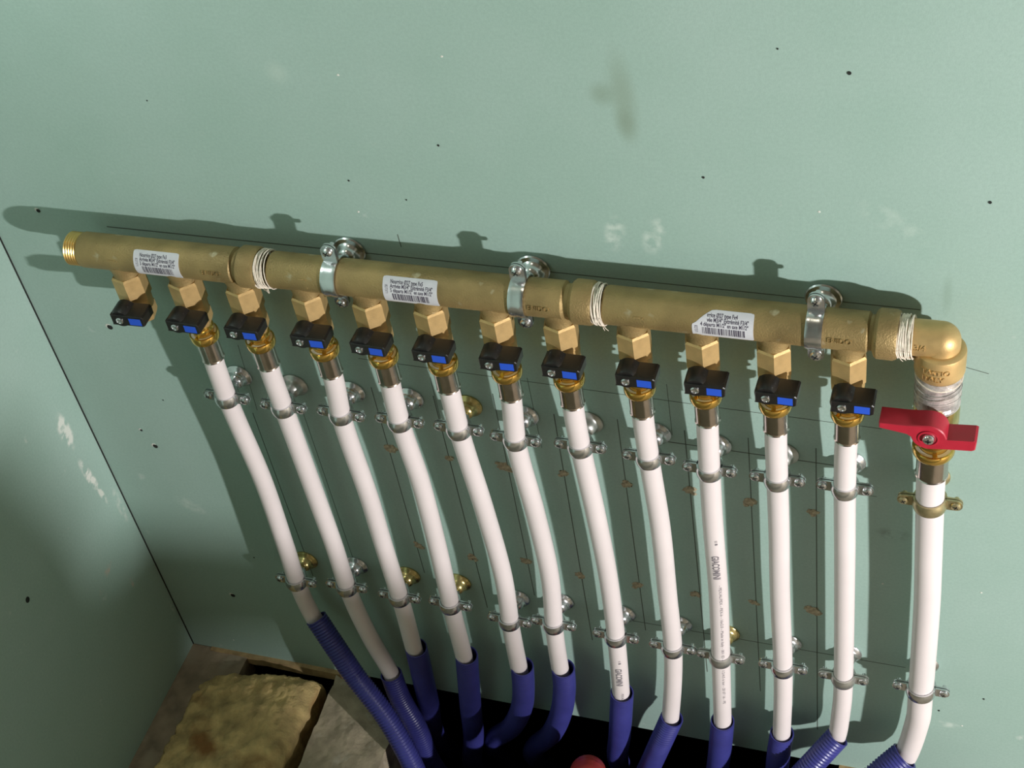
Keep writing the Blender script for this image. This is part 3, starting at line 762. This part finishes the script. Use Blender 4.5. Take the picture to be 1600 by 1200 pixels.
# clamps holding the manifold: same clamp turned upright
def manifold_clamp(px, py, label):
    d = DM; rp = RB; root = thing('pipe_clamp', (at(px, py, -DM - rp).x, -DM, ZA), label, 'pipe clamp', 'clamps holding the manifold')
    h = 0.0056; ri = rp + 0.0002; ro = rp + 0.0013; xe = ro + 0.0145; xs = ro + 0.0092
    for sg, nm in ((-1, 'front_strap'), (1, 'back_strap')):
        mb = MB(); n = 18; vs = []; fs = []
        prof = [(ri, -h), (ro, -h), (ro + 0.0004, -h * 0.5), (ro - 0.0001, 0), (ro + 0.0004, h * 0.5), (ro, h), (ri, h)]; m = len(prof)
        for i in range(n + 1):
            t = math.pi * i / n
            for r, u in prof: vs.append((u, sg * (r * math.sin(t) + 0.0004), r * math.cos(t)))
        for i in range(n):
            for k in range(m): fs.append((i * m + k, i * m + (k + 1) % m, (i + 1) * m + (k + 1) % m, (i + 1) * m + k))
        mb.add(vs, fs)
        for sx in (-1, 1):
            pl = [(-h, sx * (ri + 0.0004)), (-h, sx * xs)] + [(h * math.sin(R(t)), sx * (xs + (xe - xs) * math.cos(R(t)))) for t in range(-75, 76, 15)] + [(h, sx * xs), (h, sx * (ri + 0.0004))]
            mb.prism(pl, sg * 0.0004, sg * 0.0019)
        mb.build(nm, 'zinc', root)
    for sx in (-1, 1):
        s = MB().lathe([(0.0018, -0.0075), (0.0018, 0.0016), (0.0036, 0.0018), (0.0038, 0.0030), (0.0030, 0.0043), (0.0016, 0.0048)], (0, 0, 0), (0, -1, 0), 16).build('screw', 'zinc', root, (0, 0, sx * xs))
        MB().box((-0.0022, -0.0050, -0.0004), (0.0022, -0.0042, 0.0004)).box((-0.0004, -0.0050, -0.0022), (0.0004, -0.0042, 0.0022)).build('cross_slot', 'dark', s, smooth=False).rotation_euler = (0, R(30), 0)
    MB().lathe([(0.0050, 0), (0.0050, 0.0030), (0.0034, 0.0036), (0.0034, d - rp - 0.006)], (0, ri + 0.0008, 0), (0, 1, 0), 16).build('rod', 'zinc', root)
    rosette(root, 'zinc', d, 0.0128)
manifold_clamp(509, 436, 'zinc clamp on the manifold above the gap between fourth and fifth valves')
manifold_clamp(803, 466, 'zinc clamp on the manifold above the gap between seventh and eighth valves')
manifold_clamp(1270, 522, 'zinc clamp on the manifold nearest the elbow')

# ------------------------------------------------------------------ elbow and red-handled supply valve
XE = 0.7468
xe0 = X(1429, 533)
el = thing('brass_elbow', (XE, -DM, 0.5605), 'cast brass elbow at the right end of the manifold, with raised lettering', 'elbow')
ze = ZA - 0.5605
mb = MB(); re_ = 0.0124
mb.lathe([(re_ - 0.0006, xe0 - XE - 0.006), (re_, xe0 - XE + 0.002), (re_, 0.0)], (0, 0, ze), (1, 0, 0), 36, False)
mb.lathe([(re_, 0.0), (re_, 0.012), (re_ + 0.0006, ze - 0.006)], (0, 0, ze), (0, 0, -1), 36, False)
mb.lathe([(re_ * math.cos(R(t)), re_ * math.sin(R(t))) for t in range(-88, 89, 11)], (0, 0, ze), (0, 0, 1), 36)
mb.build('bend', 'valve_brass', el, sharp=50)
MB().lathe([(0.0125, 0.0225), (0.0148, 0.0220), (0.0162, 0.0208), (0.0166, 0.0190), (0.0166, 0.0035), (0.0161, 0.0015), (0.0148, 0.0)], (0, 0, 0), (0, 0, 1), 40).build('socket', 'valve_brass', el)
def wrap_z(r, ang, zc):
    def f(p):
        t = ang + p.x / r; rr = r + p.z
        return (math.sin(t) * rr, -math.cos(t) * rr, zc + p.y)
    return f
wrapped('raised_lettering', 'valve_brass', el, text_data('TASTIO', 0.0060, 0.0007, 0.95), wrap_z(0.0166, R(-38), 0.0112))
wrapped('raised_lettering', 'valve_brass', el, text_data('ITALY', 0.0060, 0.0007, 0.95), wrap_z(0.0166, R(-36), 0.0052))
fx = lambda p: (-0.0160 + p.x, -math.cos(R(0) + p.y / 0.0121) * (0.0122 + p.z), ze + math.sin(R(0) + p.y / 0.0121) * (0.0122 + p.z))
wrapped('raised_lettering', 'valve_brass', el, text_data('3/4', 0.0060, 0.0007, 0.95), fx)

sv = thing('supply_valve', (XE, -DM, 0.492), 'large ball valve with red butterfly handle on the right-hand supply pipe', 'valve')
zt = 0.5612 - 0.492
tp = MB(); rnd = random.Random(11)
prof = []
for k in range(15):
    prof.append((0.0150 + rnd.uniform(-.0007, .0007), zt - 0.001 - 0.0290 * k / 14))
tp.lathe([(0.0125, zt)] + prof + [(0.0135, zt - 0.0310)], (0, 0, 0), (0, 0, 1), 30)
tb = tp.build('wound_tape', 'tape', sv, sharp=20); tb['label'] = 'crinkled grey sealing tape'
for k in range(4):
    pts = []
    for i in range(25):
        t = R(-150 + 300 * i / 24) - math.pi / 2; r = 0.0154
        pts.append((r * math.cos(t), r * math.sin(t), zt - 0.0035 - 0.0055 * k + 0.002 * math.sin(t * 1.3 + k)))
    MB().tube(pts, [0.0006 if k == 0 else 0.0003] * 25, 5).build('tape_fold', 'hemp' if k == 0 else 'tape', sv)
MB().lathe([(0.0135, zt - 0.026), (0.0148, zt - 0.028), (0.0154, zt - 0.034), (0.0154, zt - 0.047), (0.0145, zt - 0.054), (0.0125, zt - 0.058), (0.0110, zt - 0.066), (0.0100, 0.000)], (0, 0, 0), (0, 0, 1), 32).build('body', 'yellow_zinc', sv)
zh = 0.5300 - 0.492
MB().lathe([(0.0070, 0.012), (0.0070, 0.020)], (0, 0, zh), (0, -1, 0), 20).build('stem', 'valve_brass', sv)
hd = MB(); y0, y1 = -0.0335, -0.0185
hubp = [(0.0118 * math.cos(R(t)), 0.0112 * math.sin(R(t))) for t in range(0, 360, 15)]
outline = [(-0.0325, 0.0092), (-0.0325, 0.0048), (-0.0150, 0.0018), (-0.0118, -0.0005)] + [(0.0114 * math.cos(R(t)), 0.0108 * math.sin(R(t))) for t in range(195, 286, 15)] + \
          [(0.0120, -0.0090), (0.0285, -0.0072), (0.0300, -0.0062), (0.0306, 0.0014), (0.0290, 0.0022), (0.0118, 0.0004)] + [(0.0114 * math.cos(R(t)), 0.0112 * math.sin(R(t))) for t in range(15, 91, 15)] + [(-0.0040, 0.0108), (-0.0150, 0.0096)]
hd.prism(outline, y0, y1, 'xz', 0.0007)
hdl = hd.build('butterfly_handle', 'red', sv, (-0.0015, 0, zh)); hdl['label'] = 'red metal butterfly handle'
MB().lathe([(0.0066, -y0 - 0.0004), (0.0070, -y0 + 0.0007), (0.0058, -y0 + 0.0008), (0.0056, -y0 + 0.0001)], (0, 0, 0), (0, -1, 0), 26, False).build('hub_ring', 'red', hdl)
s = MB().lathe([(0.0042, -y0 - 0.0002), (0.0042, -y0 + 0.0012), (0.0034, -y0 + 0.0026), (0.0016, -y0 + 0.0032)], (0, 0, 0), (0, -1, 0), 18).build('screw', 'zinc', hdl)
MB().box((-0.0018, y0 - 0.0036, -0.0005), (0.0018, y0 - 0.0026, 0.0005)).box((-0.0005, y0 - 0.0036, -0.0018), (0.0005, y0 - 0.0026, 0.0018)).build('cross_slot', 'dark', hdl, smooth=False)
bf = make_fitting(1.24, 1.05)
bf.location = (XE, -DM, 0.4985); tag(bf, 'larger polished brass press fitting with steel sleeve under the red handle', 'pipe fitting', 'press fittings under the outlet valves')

# ------------------------------------------------------------------ things lying in and beside the floor opening
def lump(name, m, lo, hi, nx, ny, amp, seed, top, label, cat, sharp=180):
    """block with a rough top; top(u,v) gives height 0..1 factor offset"""
    from mathutils import noise
    mb = MB(); vs = []; fs = []
    for j in range(ny + 1):
        for i in range(nx + 1):
            u, v = i / nx, j / ny; x = lo[0] + (hi[0] - lo[0]) * u; y = lo[1] + (hi[1] - lo[1]) * v
            dx, dy, z = top(u, v); q = Vector((x * 55 + seed, y * 55, seed))
            nn = 0.8 * noise.noise(q) + 0.5 * noise.noise(q * 2.3) + 0.4 * noise.noise(q * 5.1) + 0.35 * noise.noise(q * 11)
            vs.append((x + dx + amp * 0.5 * noise.noise(q * 1.7 + Vector((9, 3, 1))), y + dy + amp * 0.5 * noise.noise(q * 1.7 + Vector((3, 9, 7))), hi[2] + z + amp * nn))
    n = len(vs); W = nx + 1
    for j in range(ny):
        for i in range(nx): a = j * W + i; fs.append((a, a + 1, a + W + 1, a + W))
    edge = [i for i in range(W)] + [j * W + nx for j in range(1, ny + 1)] + [ny * W + i for i in range(nx - 1, -1, -1)] + [j * W for j in range(ny - 1, 0, -1)]
    levels = 5; ring_prev = edge
    for l in range(1, levels + 1):
        ring = []
        for e in edge:
            p = Vector(vs[e]); z = p.z + (lo[2] - p.z) * l / levels
            q = Vector((p.x * 60, p.y * 60, z * 60 + seed)); k = amp * 0.8 * (1 if l < levels else 0)
            ring.append(len(vs)); vs.append((p.x + k * noise.noise(q), p.y + k * noise.noise(q + Vector((5, 5, 5))), z))
        for a in range(len(edge)):
            b = (a + 1) % len(edge); fs.append((ring_prev[a], ring[a], ring[b], ring_prev[b]))
        ring_prev = ring
    fs.append(tuple(ring_prev))
    c = Vector(((lo[0] + hi[0]) / 2, (lo[1] + hi[1]) / 2, lo[2]))
    mb.add([Vector(p) - c for p in vs], fs)
    return tag(mb.build(name, m, None, c, sharp=sharp), label, cat)
def wool_top(u, v):
    # low at the left, swelling to a rounded right edge
    e = max(0, (u - 0.82) / 0.18); b = max(0, (v - 0.92) / 0.08)
    return (0.0, -0.020 * u * 0.3 + -0.022 * (1 - u) * max(0, (v - 0.5) / 0.5) ** 2, 0.006 * math.sin(u * 2.8) - 0.010 * e * e - 0.006 * b * b - 0.010 * (1 - u) ** 2)
lump('insulation_batt', 'wool', (0.030, -0.42, -0.050), (0.158, -0.013, 0.012), 60, 150, 0.0046, 3.0, wool_top,
     'rough yellow mineral wool batt lying in the floor corner', 'insulation')
lump('concrete_block', 'concrete', (0.176, -0.30, -0.10), (0.250, -0.006, 0.0), 26, 60, 0.0022, 8.0, lambda u, v: (-0.006 * v * (1 - u), -0.03 * u * (1 if v > 0.5 else 0), -0.004 * u),
     'rough grey concrete block at the floor opening behind the leftmost conduit', 'concrete block', 40)
# bend of red conduit rising out of the opening at the bottom of the picture
pk = at(914, 1219, -0.095)
rc = spline([pk + Vector((-0.040, 0.05, -0.16)), pk + Vector((-0.014, 0.032, -0.055)), pk + Vector((0, 0.006, -0.008)), pk + Vector((-0.004, -0.035, -0.040)), pk + Vector((-0.006, -0.05, -0.13))], 0.002)
cp = resample(rc, 0.0009); cb = Vector(cp[-1])
o = MB().tube([p - cb for p in cp], [0.0172 if j % 4 < 3 else 0.0167 for j in range(len(cp))], 24).build('red_conduit', 'red_conduit', None, cb, sharp=60)
tag(o, 'red conduit bend rising from the dark floor opening', 'conduit')

# unseen blocker added out of view, shaped to shade the low left corner
blocker = thing('shade_blocker', (1.44, -0.731, 0.0), 'added unseen blocker shading the low left corner', 'light blocker')
MB().prism([(-0.142, 0.0), (-0.004, 0.0), (-0.004, 0.465), (-0.026, 0.48), (-0.026, 0.53), (-0.036, 0.575), (-0.142, 0.60)], -0.022, 0.022, 'yz').build('blocker_slab', 'wood', blocker, smooth=False)  # outline cut to the wanted shade; added, never in view
MB().prism([(-0.027, 0.460), (0.010, 0.456), (0.0145, 0.430), (0.036, 0.405), (0.042, 0.466), (0.036, 0.488), (0.020, 0.500), (-0.027, 0.506)], -0.012, 0.012, 'yz').build('blocker_arm', 'wood', blocker, smooth=False)
blocker.rotation_euler.z = R(-29.2)
